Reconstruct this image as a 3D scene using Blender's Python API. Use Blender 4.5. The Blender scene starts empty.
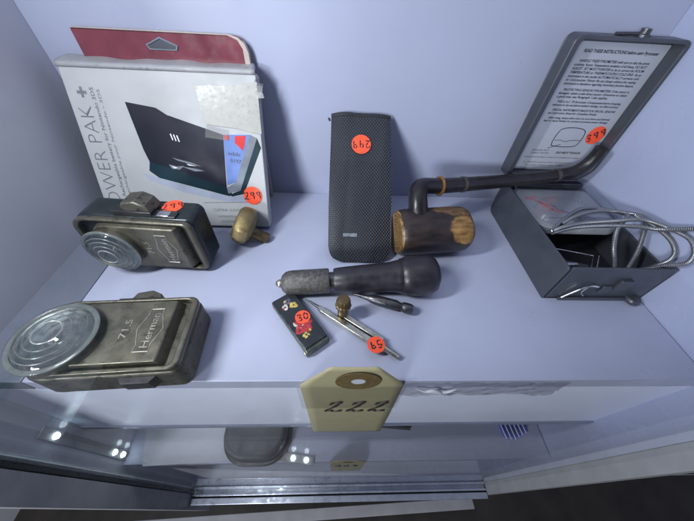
import bpy, bmesh, math, random
from mathutils import Vector, Matrix, Euler

random.seed(7)
PI = math.pi
MM = 0.001
SC = bpy.context.scene
COL = SC.collection

# ------------------------------------------------------------------ camera, light, exposure
cam_d = bpy.data.cameras.new('camera')
cam = bpy.data.objects.new('camera', cam_d)
COL.objects.link(cam)
cam_d.sensor_width = 36.0
cam_d.lens = 14.37
cam_d.clip_start = 0.002
cam_d.clip_end = 50
PITCH, YAW, ROLL = math.radians(47.637), math.radians(3.737), math.radians(-3.656)
cp, sp, cy, sy, cr, sr = math.cos(PITCH), math.sin(PITCH), math.cos(YAW), math.sin(YAW), math.cos(ROLL), math.sin(ROLL)
Zr = Matrix(((cy, sy, 0), (-sy, cy, 0), (0, 0, 1)))
_f = Zr @ Vector((0, cp, -sp)); _r = Zr @ Vector((1, 0, 0)); _d = Zr @ Vector((0, -sp, -cp))
_r2 = cr*_r + sr*_d; _d2 = -sr*_r + cr*_d
rot = Matrix((_r2, -_d2, -_f)).transposed()
cam.matrix_world = Matrix.Translation(Vector((0, -58.1, 171))*MM) @ rot.to_4x4()
SC.camera = cam

world = bpy.data.worlds.new('World'); SC.world = world; world.use_nodes = True
world.node_tree.nodes['Background'].inputs[0].default_value = (.62, .72, 1.0, 1)
world.node_tree.nodes['Background'].inputs[1].default_value = 0.20

def area(name, loc, target, sx, sy_, power, color):
    d = bpy.data.lights.new(name, 'AREA'); d.shape = 'RECTANGLE'
    d.size = sx*MM; d.size_y = sy_*MM; d.energy = power; d.color = color
    o = bpy.data.objects.new(name, d); COL.objects.link(o)
    o.location = Vector(loc)*MM
    o.rotation_euler = (Vector(target)-Vector(loc)).to_track_quat('-Z', 'Y').to_euler()
    return o
area('key_lamp', (-184, -16, 240), (80, 130, 20), 18, 110, 1.28, (.92, .96, 1.0))
area('top_fill', (40, 90, 400), (40, 80, 0), 300, 120, 0.20, (.84, .91, 1.0))  # added soft fill from above
area('front_fill', (-520, -720, 240), (40, 0, -40), 240, 140, 9.2, (.93, .96, 1.0))  # front fill added to brighten the fascia and the right wall
area('lower_lamp', (-110, 30, -118), (-110, -5, -190), 120, 20, 0.05, (.86, .93, 1.0))

SC.view_settings.view_transform = 'Standard'
SC.view_settings.look = 'None'
SC.view_settings.exposure = -0.2
SC.view_settings.gamma = 1
SC.view_settings.use_curve_mapping = False
SC.render.engine = 'CYCLES'
SC.cycles.use_denoising = True
SC.cycles.max_bounces = 10
SC.cycles.transparent_max_bounces = 16
SC.cycles.caustics_reflective = False
SC.cycles.caustics_refractive = False

# ------------------------------------------------------------------ materials
def nt_mat(name):
    m = bpy.data.materials.new(name); m.use_nodes = True
    return m, m.node_tree, m.node_tree.nodes['Principled BSDF']

def mat(name, col, rough=.5, metal=0, var=.12, scale=120, bump=0, bscale=600, rvar=.12, edge=None, edge_r=.5,
        speck=None, speck_amt=.62, speck_scale=500, spec=.5, coat=0):
    """principled with noise-driven colour, roughness and bump; edge = colour of worn edges, speck = colour of spots and scuffs."""
    m, nt, b = nt_mat(name); N = nt.nodes; L = nt.links
    tc = N.new('ShaderNodeTexCoord')
    no = N.new('ShaderNodeTexNoise'); no.inputs['Scale'].default_value = scale; no.inputs['Detail'].default_value = 6
    L.new(tc.outputs['Object'], no.inputs['Vector'])
    r = N.new('ShaderNodeValToRGB')
    r.color_ramp.elements[0].position = .3; r.color_ramp.elements[1].position = .7
    r.color_ramp.elements[0].color = tuple(c*(1-var) for c in col)+(1,)
    r.color_ramp.elements[1].color = tuple(min(1, c*(1+var)) for c in col)+(1,)
    L.new(no.outputs['Fac'], r.inputs['Fac'])
    out = r.outputs['Color']
    if speck:
        n2 = N.new('ShaderNodeTexNoise'); n2.inputs['Scale'].default_value = speck_scale; n2.inputs['Detail'].default_value = 8; n2.inputs['Roughness'].default_value = .7
        L.new(tc.outputs['Object'], n2.inputs['Vector'])
        r2 = N.new('ShaderNodeValToRGB'); r2.color_ramp.elements[0].position = speck_amt; r2.color_ramp.elements[1].position = min(1, speck_amt+.07)
        L.new(n2.outputs['Fac'], r2.inputs['Fac'])
        mx = N.new('ShaderNodeMixRGB'); mx.inputs['Color2'].default_value = tuple(speck)+(1,)
        L.new(r2.outputs['Color'], mx.inputs['Fac']); L.new(out, mx.inputs['Color1']); out = mx.outputs['Color']
    if edge:
        bv = N.new('ShaderNodeBevel'); bv.inputs['Radius'].default_value = edge_r*MM; bv.samples = 4
        g = N.new('ShaderNodeNewGeometry')
        dt = N.new('ShaderNodeVectorMath'); dt.operation = 'DOT_PRODUCT'
        L.new(bv.outputs[0], dt.inputs[0]); L.new(g.outputs['Normal'], dt.inputs[1])
        mr = N.new('ShaderNodeMapRange'); mr.inputs['From Min'].default_value = .985; mr.inputs['From Max'].default_value = .88
        L.new(dt.outputs['Value'], mr.inputs['Value'])
        n3 = N.new('ShaderNodeTexNoise'); n3.inputs['Scale'].default_value = 260; n3.inputs['Detail'].default_value = 5
        L.new(tc.outputs['Object'], n3.inputs['Vector'])
        r3 = N.new('ShaderNodeValToRGB'); r3.color_ramp.elements[0].position = .36; r3.color_ramp.elements[1].position = .6
        L.new(n3.outputs['Fac'], r3.inputs['Fac'])
        mu = N.new('ShaderNodeMath'); mu.operation = 'MULTIPLY'
        L.new(mr.outputs['Result'], mu.inputs[0]); L.new(r3.outputs['Color'], mu.inputs[1])
        mx = N.new('ShaderNodeMixRGB'); mx.inputs['Color2'].default_value = tuple(edge)+(1,)
        L.new(mu.outputs[0], mx.inputs['Fac']); L.new(out, mx.inputs['Color1']); out = mx.outputs['Color']
    L.new(out, b.inputs['Base Color'])
    rr = N.new('ShaderNodeMapRange'); rr.inputs['To Min'].default_value = max(.02, rough-rvar); rr.inputs['To Max'].default_value = min(1, rough+rvar)
    rr.inputs['From Min'].default_value = .3; rr.inputs['From Max'].default_value = .7
    n4 = N.new('ShaderNodeTexNoise'); n4.inputs['Scale'].default_value = scale*2.3; n4.inputs['Detail'].default_value = 4
    L.new(tc.outputs['Object'], n4.inputs['Vector']); L.new(n4.outputs['Fac'], rr.inputs['Value'])
    L.new(rr.outputs['Result'], b.inputs['Roughness'])
    b.inputs['Metallic'].default_value = metal
    b.inputs['Specular IOR Level'].default_value = spec
    if coat:
        b.inputs['Coat Weight'].default_value = coat; b.inputs['Coat Roughness'].default_value = .12
    if bump:
        bn = N.new('ShaderNodeTexNoise'); bn.inputs['Scale'].default_value = bscale; bn.inputs['Detail'].default_value = 5
        L.new(tc.outputs['Object'], bn.inputs['Vector'])
        bp = N.new('ShaderNodeBump'); bp.inputs['Strength'].default_value = bump; bp.inputs['Distance'].default_value = .0005
        L.new(bn.outputs['Fac'], bp.inputs['Height']); L.new(bp.outputs['Normal'], b.inputs['Normal'])
    return m

def glass_mat(name, tint, rough=.03, ior=1.45, coatn=True, bump=0, mixr=1.0):
    """thin clear sheet: transparent with a Fresnel reflection, so lamps shine through it."""
    m = bpy.data.materials.new(name); m.use_nodes = True; nt = m.node_tree; N = nt.nodes; L = nt.links
    N.remove(N['Principled BSDF'])
    t = N.new('ShaderNodeBsdfTransparent'); t.inputs[0].default_value = tuple(tint)+(1,)
    g = N.new('ShaderNodeBsdfGlossy'); g.inputs['Roughness'].default_value = rough
    lw = N.new('ShaderNodeLayerWeight'); lw.inputs['Blend'].default_value = .5
    pw = N.new('ShaderNodeMath'); pw.operation = 'POWER'; pw.inputs[1].default_value = 5; L.new(lw.outputs['Facing'], pw.inputs[0])
    f0 = ((ior-1)/(ior+1))**2
    fr = N.new('ShaderNodeMath'); fr.operation = 'MULTIPLY_ADD'; fr.inputs[1].default_value = 1-f0; fr.inputs[2].default_value = f0; L.new(pw.outputs[0], fr.inputs[0])
    mu = N.new('ShaderNodeMath'); mu.operation = 'MULTIPLY'; mu.inputs[1].default_value = mixr
    mx = N.new('ShaderNodeMixShader')
    L.new(fr.outputs[0], mu.inputs[0]); L.new(mu.outputs[0], mx.inputs[0]); L.new(t.outputs[0], mx.inputs[1]); L.new(g.outputs[0], mx.inputs[2])
    if bump:
        tc = N.new('ShaderNodeTexCoord'); n = N.new('ShaderNodeTexNoise'); n.inputs['Scale'].default_value = 160
        L.new(tc.outputs['Object'], n.inputs['Vector'])
        bp = N.new('ShaderNodeBump'); bp.inputs['Strength'].default_value = bump; bp.inputs['Distance'].default_value = .002
        L.new(n.outputs['Fac'], bp.inputs['Height']); L.new(bp.outputs[0], g.inputs['Normal']); L.new(bp.outputs[0], lw.inputs['Normal'])
    L.new(mx.outputs[0], N['Material Output'].inputs['Surface'])
    return m

def emit_mat(name, col, s):
    m, nt, b = nt_mat(name)
    b.inputs['Emission Color'].default_value = tuple(col)+(1,); b.inputs['Emission Strength'].default_value = s
    return m

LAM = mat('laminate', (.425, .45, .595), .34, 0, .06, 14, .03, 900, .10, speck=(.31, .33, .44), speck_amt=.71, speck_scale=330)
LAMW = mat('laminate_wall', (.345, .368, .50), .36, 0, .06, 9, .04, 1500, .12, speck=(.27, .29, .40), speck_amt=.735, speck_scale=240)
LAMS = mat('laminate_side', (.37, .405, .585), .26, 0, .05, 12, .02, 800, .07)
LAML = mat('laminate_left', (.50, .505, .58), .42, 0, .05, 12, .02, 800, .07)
HAZEW = mat('haze_reflector_paint', (.80, .84, .85), .6, 0, .25, 2.5, speck=(.16, .44, .42), speck_amt=.54, speck_scale=3.5)  # pale and teal tones meant to tint the reflections in the pane
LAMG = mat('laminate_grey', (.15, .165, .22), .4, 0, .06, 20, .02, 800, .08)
FASC = mat('fascia_laminate', (.74, .775, .95), .38, 0, .03, 30, .02, 700, .08)
LIP = mat('grey_lip', (.23, .26, .36), .45, 0, .08, 60)
DARKGAP = mat('dark_gap', (.02, .022, .03), .8, 0)
ALU = mat('brushed_aluminium', (.52, .56, .66), .33, .75, .1, 60, .05, 900, rvar=.1)
DIRT = mat('track_dirt', (.035, .028, .024), .85, 0, .6, 300, .6, 900, speck=(.45, .4, .38), speck_amt=.66, speck_scale=420)
FLOORM = mat('dark_floor_planks', (.034, .028, .024), .5, 0, .35, 14, .1, 200)
BOARDM = mat('pale_board', (.34, .34, .36), .6, 0, .1, 30)
STILE = mat('grey_stile', (.26, .265, .28), .45, 0, .12, 40, speck=(.12, .13, .16), speck_amt=.68, speck_scale=160)
SEAL = mat('black_seal', (.012, .018, .018), .35, 0, .3, 90)
GLASS = glass_mat('clear_pane', (.99, .997, .994), mixr=.72)
GLEDGE = mat('green_glass_edge', (.75, .86, .86), .12, 0, .2, 90, spec=.9)
INK = mat('black_ink', (.008, .008, .012), .5, 0, .3, 300)
STICK = mat('fluorescent_red_sticker', (1.0, .085, .028), .55, 0, .05, 200, .08, 700)
KRAFT = mat('manila_card', (.37, .335, .20), .75, 0, .06, 90, .12, 900, speck=(.38, .31, .15), speck_amt=.66, speck_scale=700)
EYE = mat('brown_fibre', (.125, .082, .026), .7, 0, .25, 300, .2, 900)
CARD = mat('white_card', (.405, .41, .425), .66, 0, .07, 40, .10, 260, speck=(.31, .305, .30), speck_amt=.69, speck_scale=120)
CARDF = mat('scuffed_card', (.30, .30, .32), .55, 0, .1, 60, .15, 200, speck=(.16, .155, .155), speck_amt=.60, speck_scale=110)
CARDE = mat('card_edge', (.50, .49, .48), .7, 0, .12, 120)
REDC = mat('red_card', (.17, .042, .060), .22, 0, .2, 50, .03, 400)
BEIGE = mat('beige_plastic', (.42, .36, .33), .35, 0, .08, 60)
GREYINK = mat('grey_ink', (.15, .15, .17), .5, 0, .15, 300)
PRBLK = mat('print_black', (.010, .011, .022), .5, 0, .15, 20, spec=.18)
PRTEAL = mat('print_teal', (.006, .026, .040), .5, 0, .5, 20, spec=.18)
PRBLUE = mat('print_blue', (.13, .20, .46), .5, 0, .15, 70, spec=.18)
PRGREY = mat('print_grey', (.17, .19, .23), .5, 0, .3, 60, spec=.18)
PRRED = mat('print_red', (.55, .03, .03), .5, 0, .15, 70, spec=.18)
PRWHT = mat('print_white', (.75, .76, .82), .5, 0, .05, 70, spec=.18)
PRSHAD = mat('print_pale_blue', (.33, .36, .46), .5, 0, .15, 40, spec=.18)
TAPE = glass_mat('clear_tape', (.88, .88, .90), .14, 1.5, True, .35, 1.3)
TAPE3 = glass_mat('hazy_tape', (.78, .78, .80), .3, 1.45, mixr=1.0)
TAPE2 = mat('tape_wrinkled', (.55, .56, .62), .25, 0, .1, 200, .3, 300)
TAPEY = mat('parcel_tape', (.31, .303, .285), .36, 0, .07, 160, .25, 240, speck=(.42, .41, .38), speck_amt=.66, speck_scale=300)
LAMP = mat('worn_tin', (.128, .12, .092), .38, .6, .22, 70, .12, 500, .14, edge=(.55, .52, .46), edge_r=.8, speck=(.075, .062, .046), speck_amt=.56, speck_scale=210)
LAMPS = mat('worn_tin_side', (.10, .094, .074), .42, .55, .3, 70, .1, 500, .14, edge=(.42, .40, .36), edge_r=.7, speck=(.035, .03, .026), speck_amt=.54, speck_scale=190)
LAMPD = mat('black_tin', (.028, .028, .032), .38, .4, .35, 90, .06, 600, .12, edge=(.4, .4, .4), edge_r=.35)
STEEL = mat('bright_steel', (.62, .62, .62), .26, 1, .1, 160, .05, 900)
EMB = mat('rubbed_relief', (.42, .40, .36), .36, .8, .15, 200)
REFL = mat('reflector', (.34, .35, .36), .28, .85, .08, 80)
RIMG = mat('frosted_rim_glints', (.34, .35, .345), .25, 0, .15, 200, spec=.8)
BACKT = mat('black_back_shell', (.022, .030, .034), .33, .4, .3, 70, .06, 500, .12, edge=(.38, .38, .36), edge_r=.6)
BRASS = mat('worn_brass', (.26, .205, .10), .54, .85, .3, 140, .12, 600, .14, edge=(.60, .50, .28), edge_r=.9, speck=(.12, .09, .05), speck_amt=.60, speck_scale=260)
BRASSD = mat('dark_brass', (.14, .10, .05), .45, .8, .35, 160, .12, 600, .14)
WOODB = mat('wood_handle', (.016, .015, .021), .42, 0, .4, 90, .12, 420, .14, speck=(.10, .095, .11), speck_amt=.70, speck_scale=230)
IRON = mat('chuck_iron', (.10, .096, .094), .5, .45, .45, 420, .6, 1600, .14, edge=(.3, .29, .28), edge_r=.5, speck=(.22, .21, .20), speck_amt=.66, speck_scale=500)
STEELD = mat('dark_steel', (.10, .10, .11), .38, .85, .3, 150, .1, 700, .12, edge=(.4, .4, .42), edge_r=.4)
SILV = mat('aged_silver', (.50, .48, .42), .30, .95, .2, 220, .1, 900, .12, edge=(.75, .73, .68), edge_r=.4, speck=(.16, .14, .10), speck_amt=.66, speck_scale=420)
STEM = mat('vulcanite_stem', (.010, .008, .010), .36, 0, .4, 90, .05, 500)
RINGM = mat('copper_ring', (.26, .13, .05), .35, .6, .2, 200)
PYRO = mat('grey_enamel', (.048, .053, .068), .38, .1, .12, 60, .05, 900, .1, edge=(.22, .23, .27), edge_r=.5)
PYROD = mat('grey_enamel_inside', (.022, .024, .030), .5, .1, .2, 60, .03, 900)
LABEL = mat('printed_label', (.39, .41, .48), .4, 0, .03, 60, .02, 500)
DIAL = mat('dial_paper', (.40, .41, .44), .45, 0, .06, 60)
DIALR = mat('dial_red', (.62, .27, .29), .5, 0, .15, 200)
COVER = glass_mat('scratched_cover', (.93, .94, .96), .16, 1.5, True, .04, 1.3)
LEATHER = mat('grey_leather', (.055, .062, .08), .5, 0, .2, 60, .12, 500)
KNIFEB = mat('black_enamel', (.010, .014, .016), .22, 0, .3, 100, .02, 500, spec=.7)
KNIFES = mat('knife_bolster', (.10, .11, .10), .34, .8, .3, 200, .1, 900, edge=(.5, .5, .46), edge_r=.4)
PAPER = mat('white_paper', (.56, .58, .68), .6, 0, .04, 40)
BLUEP = mat('blue_plastic', (.04, .10, .60), .3, 0, .2, 120)
WHITEP = mat('white_plastic', (.6, .62, .66), .3, 0, .05, 120)
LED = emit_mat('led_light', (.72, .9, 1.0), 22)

LENS = glass_mat('pressed_glass_lens', (.86, .90, .90), .06, 1.5, True, 0, .9)

def cable_mat():
    m, nt, b = nt_mat('braided_steel'); N = nt.nodes; L = nt.links
    uv = N.new('ShaderNodeUVMap'); sx = N.new('ShaderNodeSeparateXYZ'); L.new(uv.outputs[0], sx.inputs[0])
    a = N.new('ShaderNodeMath'); a.operation = 'MULTIPLY'; a.inputs[1].default_value = 7.5; L.new(sx.outputs[0], a.inputs[0])
    c = N.new('ShaderNodeMath'); c.operation = 'MULTIPLY'; c.inputs[1].default_value = 2*PI; L.new(sx.outputs[1], c.inputs[0])
    ad = N.new('ShaderNodeMath'); ad.operation = 'ADD'; L.new(a.outputs[0], ad.inputs[0]); L.new(c.outputs[0], ad.inputs[1])
    s = N.new('ShaderNodeMath'); s.operation = 'SINE'; L.new(ad.outputs[0], s.inputs[0])
    mr = N.new('ShaderNodeMapRange'); mr.inputs['From Min'].default_value = -.5; mr.inputs['From Max'].default_value = .7; L.new(s.outputs[0], mr.inputs['Value'])
    mx = N.new('ShaderNodeMixRGB'); mx.inputs['Color1'].default_value = (.05, .05, .06, 1); mx.inputs['Color2'].default_value = (.58, .59, .62, 1)
    L.new(mr.outputs[0], mx.inputs['Fac']); L.new(mx.outputs[0], b.inputs['Base Color'])
    bp = N.new('ShaderNodeBump'); bp.inputs['Strength'].default_value = .6; bp.inputs['Distance'].default_value = .0004
    L.new(mr.outputs[0], bp.inputs['Height']); L.new(bp.outputs[0], b.inputs['Normal'])
    b.inputs['Metallic'].default_value = .8; b.inputs['Roughness'].default_value = .32
    return m
CABLE = cable_mat()

def weave_mat():
    m, nt, b = nt_mat('woven_nylon'); N = nt.nodes; L = nt.links
    tc = N.new('ShaderNodeTexCoord'); sx = N.new('ShaderNodeSeparateXYZ'); L.new(tc.outputs['Object'], sx.inputs[0])
    def trig(sock, k, off=0):
        w = N.new('ShaderNodeTexNoise'); w.inputs['Scale'].default_value = 34; w.inputs['Detail'].default_value = 2
        L.new(tc.outputs['Object'], w.inputs['Vector'])
        wm = N.new('ShaderNodeMath'); wm.operation = 'MULTIPLY_ADD'; wm.inputs[1].default_value = 5.5; L.new(w.outputs['Fac'], wm.inputs[0])
        a = N.new('ShaderNodeMath'); a.operation = 'MULTIPLY'; a.inputs[1].default_value = k; L.new(sock, a.inputs[0])
        L.new(a.outputs[0], wm.inputs[2])
        s = N.new('ShaderNodeMath'); s.operation = 'SINE'; L.new(wm.outputs[0], s.inputs[0]); return s.outputs[0]
    u = trig(sx.outputs[0], 2*PI/.0024); v = trig(sx.outputs[1], 2*PI/.0031)
    mu = N.new('ShaderNodeMath'); mu.operation = 'MULTIPLY'; L.new(u, mu.inputs[0]); L.new(v, mu.inputs[1])
    mr = N.new('ShaderNodeMapRange'); mr.inputs['From Min'].default_value = -.25; mr.inputs['From Max'].default_value = .6; L.new(mu.outputs[0], mr.inputs['Value'])
    mx = N.new('ShaderNodeMixRGB'); mx.inputs['Color1'].default_value = (.008, .009, .014, 1); mx.inputs['Color2'].default_value = (.042, .047, .064, 1)
    L.new(mr.outputs[0], mx.inputs['Fac']); L.new(mx.outputs[0], b.inputs['Base Color'])
    bp = N.new('ShaderNodeBump'); bp.inputs['Strength'].default_value = .8; bp.inputs['Distance'].default_value = .0007
    L.new(mr.outputs[0], bp.inputs['Height']); L.new(bp.outputs[0], b.inputs['Normal'])
    b.inputs['Roughness'].default_value = .5
    return m
WEAVE = weave_mat()

def bark_mat():
    """dark bark with two places where the bark has gone and the wood shows"""
    m, nt, b = nt_mat('briar_bark'); N = nt.nodes; L = nt.links
    tc = N.new('ShaderNodeTexCoord'); mp = N.new('ShaderNodeMapping'); mp.inputs['Scale'].default_value = (.35, 1, 1)
    L.new(tc.outputs['Object'], mp.inputs[0])
    n = N.new('ShaderNodeTexNoise'); n.inputs['Scale'].default_value = 190; n.inputs['Detail'].default_value = 9; L.new(mp.outputs[0], n.inputs['Vector'])
    r = N.new('ShaderNodeValToRGB'); r.color_ramp.elements[0].color = (.009, .006, .007, 1); r.color_ramp.elements[1].color = (.042, .027, .023, 1)
    r.color_ramp.elements[0].position = .36; r.color_ramp.elements[1].position = .78
    L.new(n.outputs['Fac'], r.inputs['Fac']); col = r.outputs[0]; hgt = n.outputs['Fac']
    g = N.new('ShaderNodeTexNoise'); g.inputs['Scale'].default_value = 330; g.inputs['Detail'].default_value = 5; L.new(mp.outputs[0], g.inputs['Vector'])
    w = N.new('ShaderNodeTexNoise'); w.inputs['Scale'].default_value = 95; w.inputs['Detail'].default_value = 5; L.new(tc.outputs['Object'], w.inputs['Vector'])
    for c, rad, c1, c2 in (((.0485, -.0125, .0120), (.0135, .0125, .0115), (.12, .055, .015), (.33, .19, .06)), ((.045, .004, .0185), (.019, .0075, .006), (.05, .024, .010), (.17, .095, .038))):
        sb = N.new('ShaderNodeVectorMath'); sb.operation = 'SUBTRACT'; sb.inputs[1].default_value = c; L.new(tc.outputs['Object'], sb.inputs[0])
        dv = N.new('ShaderNodeVectorMath'); dv.operation = 'DIVIDE'; dv.inputs[1].default_value = rad; L.new(sb.outputs[0], dv.inputs[0])
        ln = N.new('ShaderNodeVectorMath'); ln.operation = 'LENGTH'; L.new(dv.outputs[0], ln.inputs[0])
        ad = N.new('ShaderNodeMath'); ad.operation = 'MULTIPLY_ADD'; ad.inputs[1].default_value = 1.1; L.new(w.outputs['Fac'], ad.inputs[0]); L.new(ln.outputs['Value'], ad.inputs[2])
        mr = N.new('ShaderNodeMapRange'); mr.inputs['From Min'].default_value = 1.62; mr.inputs['From Max'].default_value = 1.44; L.new(ad.outputs[0], mr.inputs['Value'])
        cr = N.new('ShaderNodeValToRGB'); cr.color_ramp.elements[0].color = c1+(1,); cr.color_ramp.elements[1].color = c2+(1,); cr.color_ramp.elements[0].position = .3; cr.color_ramp.elements[1].position = .65
        L.new(g.outputs['Fac'], cr.inputs['Fac'])
        mx = N.new('ShaderNodeMixRGB'); L.new(mr.outputs[0], mx.inputs['Fac']); L.new(col, mx.inputs['Color1']); L.new(cr.outputs[0], mx.inputs['Color2']); col = mx.outputs[0]
        h = N.new('ShaderNodeMath'); h.operation = 'MULTIPLY_ADD'; h.inputs[1].default_value = -.8; L.new(mr.outputs[0], h.inputs[0]); L.new(hgt, h.inputs[2]); hgt = h.outputs[0]
    L.new(col, b.inputs['Base Color'])
    bp = N.new('ShaderNodeBump'); bp.inputs['Strength'].default_value = .7; bp.inputs['Distance'].default_value = .0009
    L.new(hgt, bp.inputs['Height']); L.new(bp.outputs[0], b.inputs['Normal']); b.inputs['Roughness'].default_value = .42
    return m
BARK = bark_mat()

def grain_mat(name, c1, c2, rings=False):
    m, nt, b = nt_mat(name); N = nt.nodes; L = nt.links
    tc = N.new('ShaderNodeTexCoord')
    w = N.new('ShaderNodeTexWave'); w.wave_type = 'RINGS' if rings else 'BANDS'; w.rings_direction = 'X'; w.bands_direction = 'Z'
    w.inputs['Scale'].default_value = 130 if rings else 90; w.inputs['Distortion'].default_value = 5; w.inputs['Detail'].default_value = 3; w.inputs['Detail Scale'].default_value = 2
    L.new(tc.outputs['Object'], w.inputs['Vector'])
    n = N.new('ShaderNodeTexNoise'); n.inputs['Scale'].default_value = 120; L.new(tc.outputs['Object'], n.inputs['Vector'])
    ad = N.new('ShaderNodeMath'); ad.operation = 'MULTIPLY'; L.new(w.outputs['Fac'], ad.inputs[0]); L.new(n.outputs['Fac'], ad.inputs[1])
    r = N.new('ShaderNodeValToRGB'); r.color_ramp.elements[0].color = c1+(1,); r.color_ramp.elements[1].color = c2+(1,); r.color_ramp.elements[1].position = .55
    L.new(ad.outputs[0], r.inputs['Fac']); L.new(r.outputs[0], b.inputs['Base Color']); b.inputs['Roughness'].default_value = .42
    return m
WOODF = grain_mat('cut_wood', (.085, .042, .015), (.27, .165, .062), True)

# ------------------------------------------------------------------ mesh helpers (all in millimetres)
def rrect(x0, y0, x1, y1, r, n=6):
    if not isinstance(r, (tuple, list)): r = (r,)*4          # corner order: x0y0, x1y0, x1y1, x0y1
    pts = []
    for (cx, cy_, a0, rr) in ((x0+r[0], y0+r[0], PI, r[0]), (x1-r[1], y0+r[1], 1.5*PI, r[1]), (x1-r[2], y1-r[2], 0, r[2]), (x0+r[3], y1-r[3], .5*PI, r[3])):
        if rr < .01: pts.append((cx, cy_)); continue
        for i in range(n+1):
            a = a0+i/n*PI/2; pts.append((cx+rr*math.cos(a), cy_+rr*math.sin(a)))
    return pts

def circle(cx, cy_, rx, ry=None, n=40, jag=0):
    ry = ry or rx
    return [(cx+rx*math.cos(2*PI*i/n)*(1+random.uniform(-jag, jag)), cy_+ry*math.sin(2*PI*i/n)*(1+random.uniform(-jag, jag))) for i in range(n)]

def smooth_path(pts, n=8):
    pts = [Vector(p) for p in pts]
    if len(pts) < 3: return pts
    P = [2*pts[0]-pts[1]]+pts+[2*pts[-1]-pts[-2]]
    out = []
    for i in range(1, len(P)-2):
        for k in range(n):
            t = k/n; a, b, c, d = P[i-1], P[i], P[i+1], P[i+2]
            out.append(.5*((2*b)+(c-a)*t+(2*a-5*b+4*c-d)*t*t+(3*b-a-3*c+d)*t**3))
    out.append(pts[-1]); return out

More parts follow.
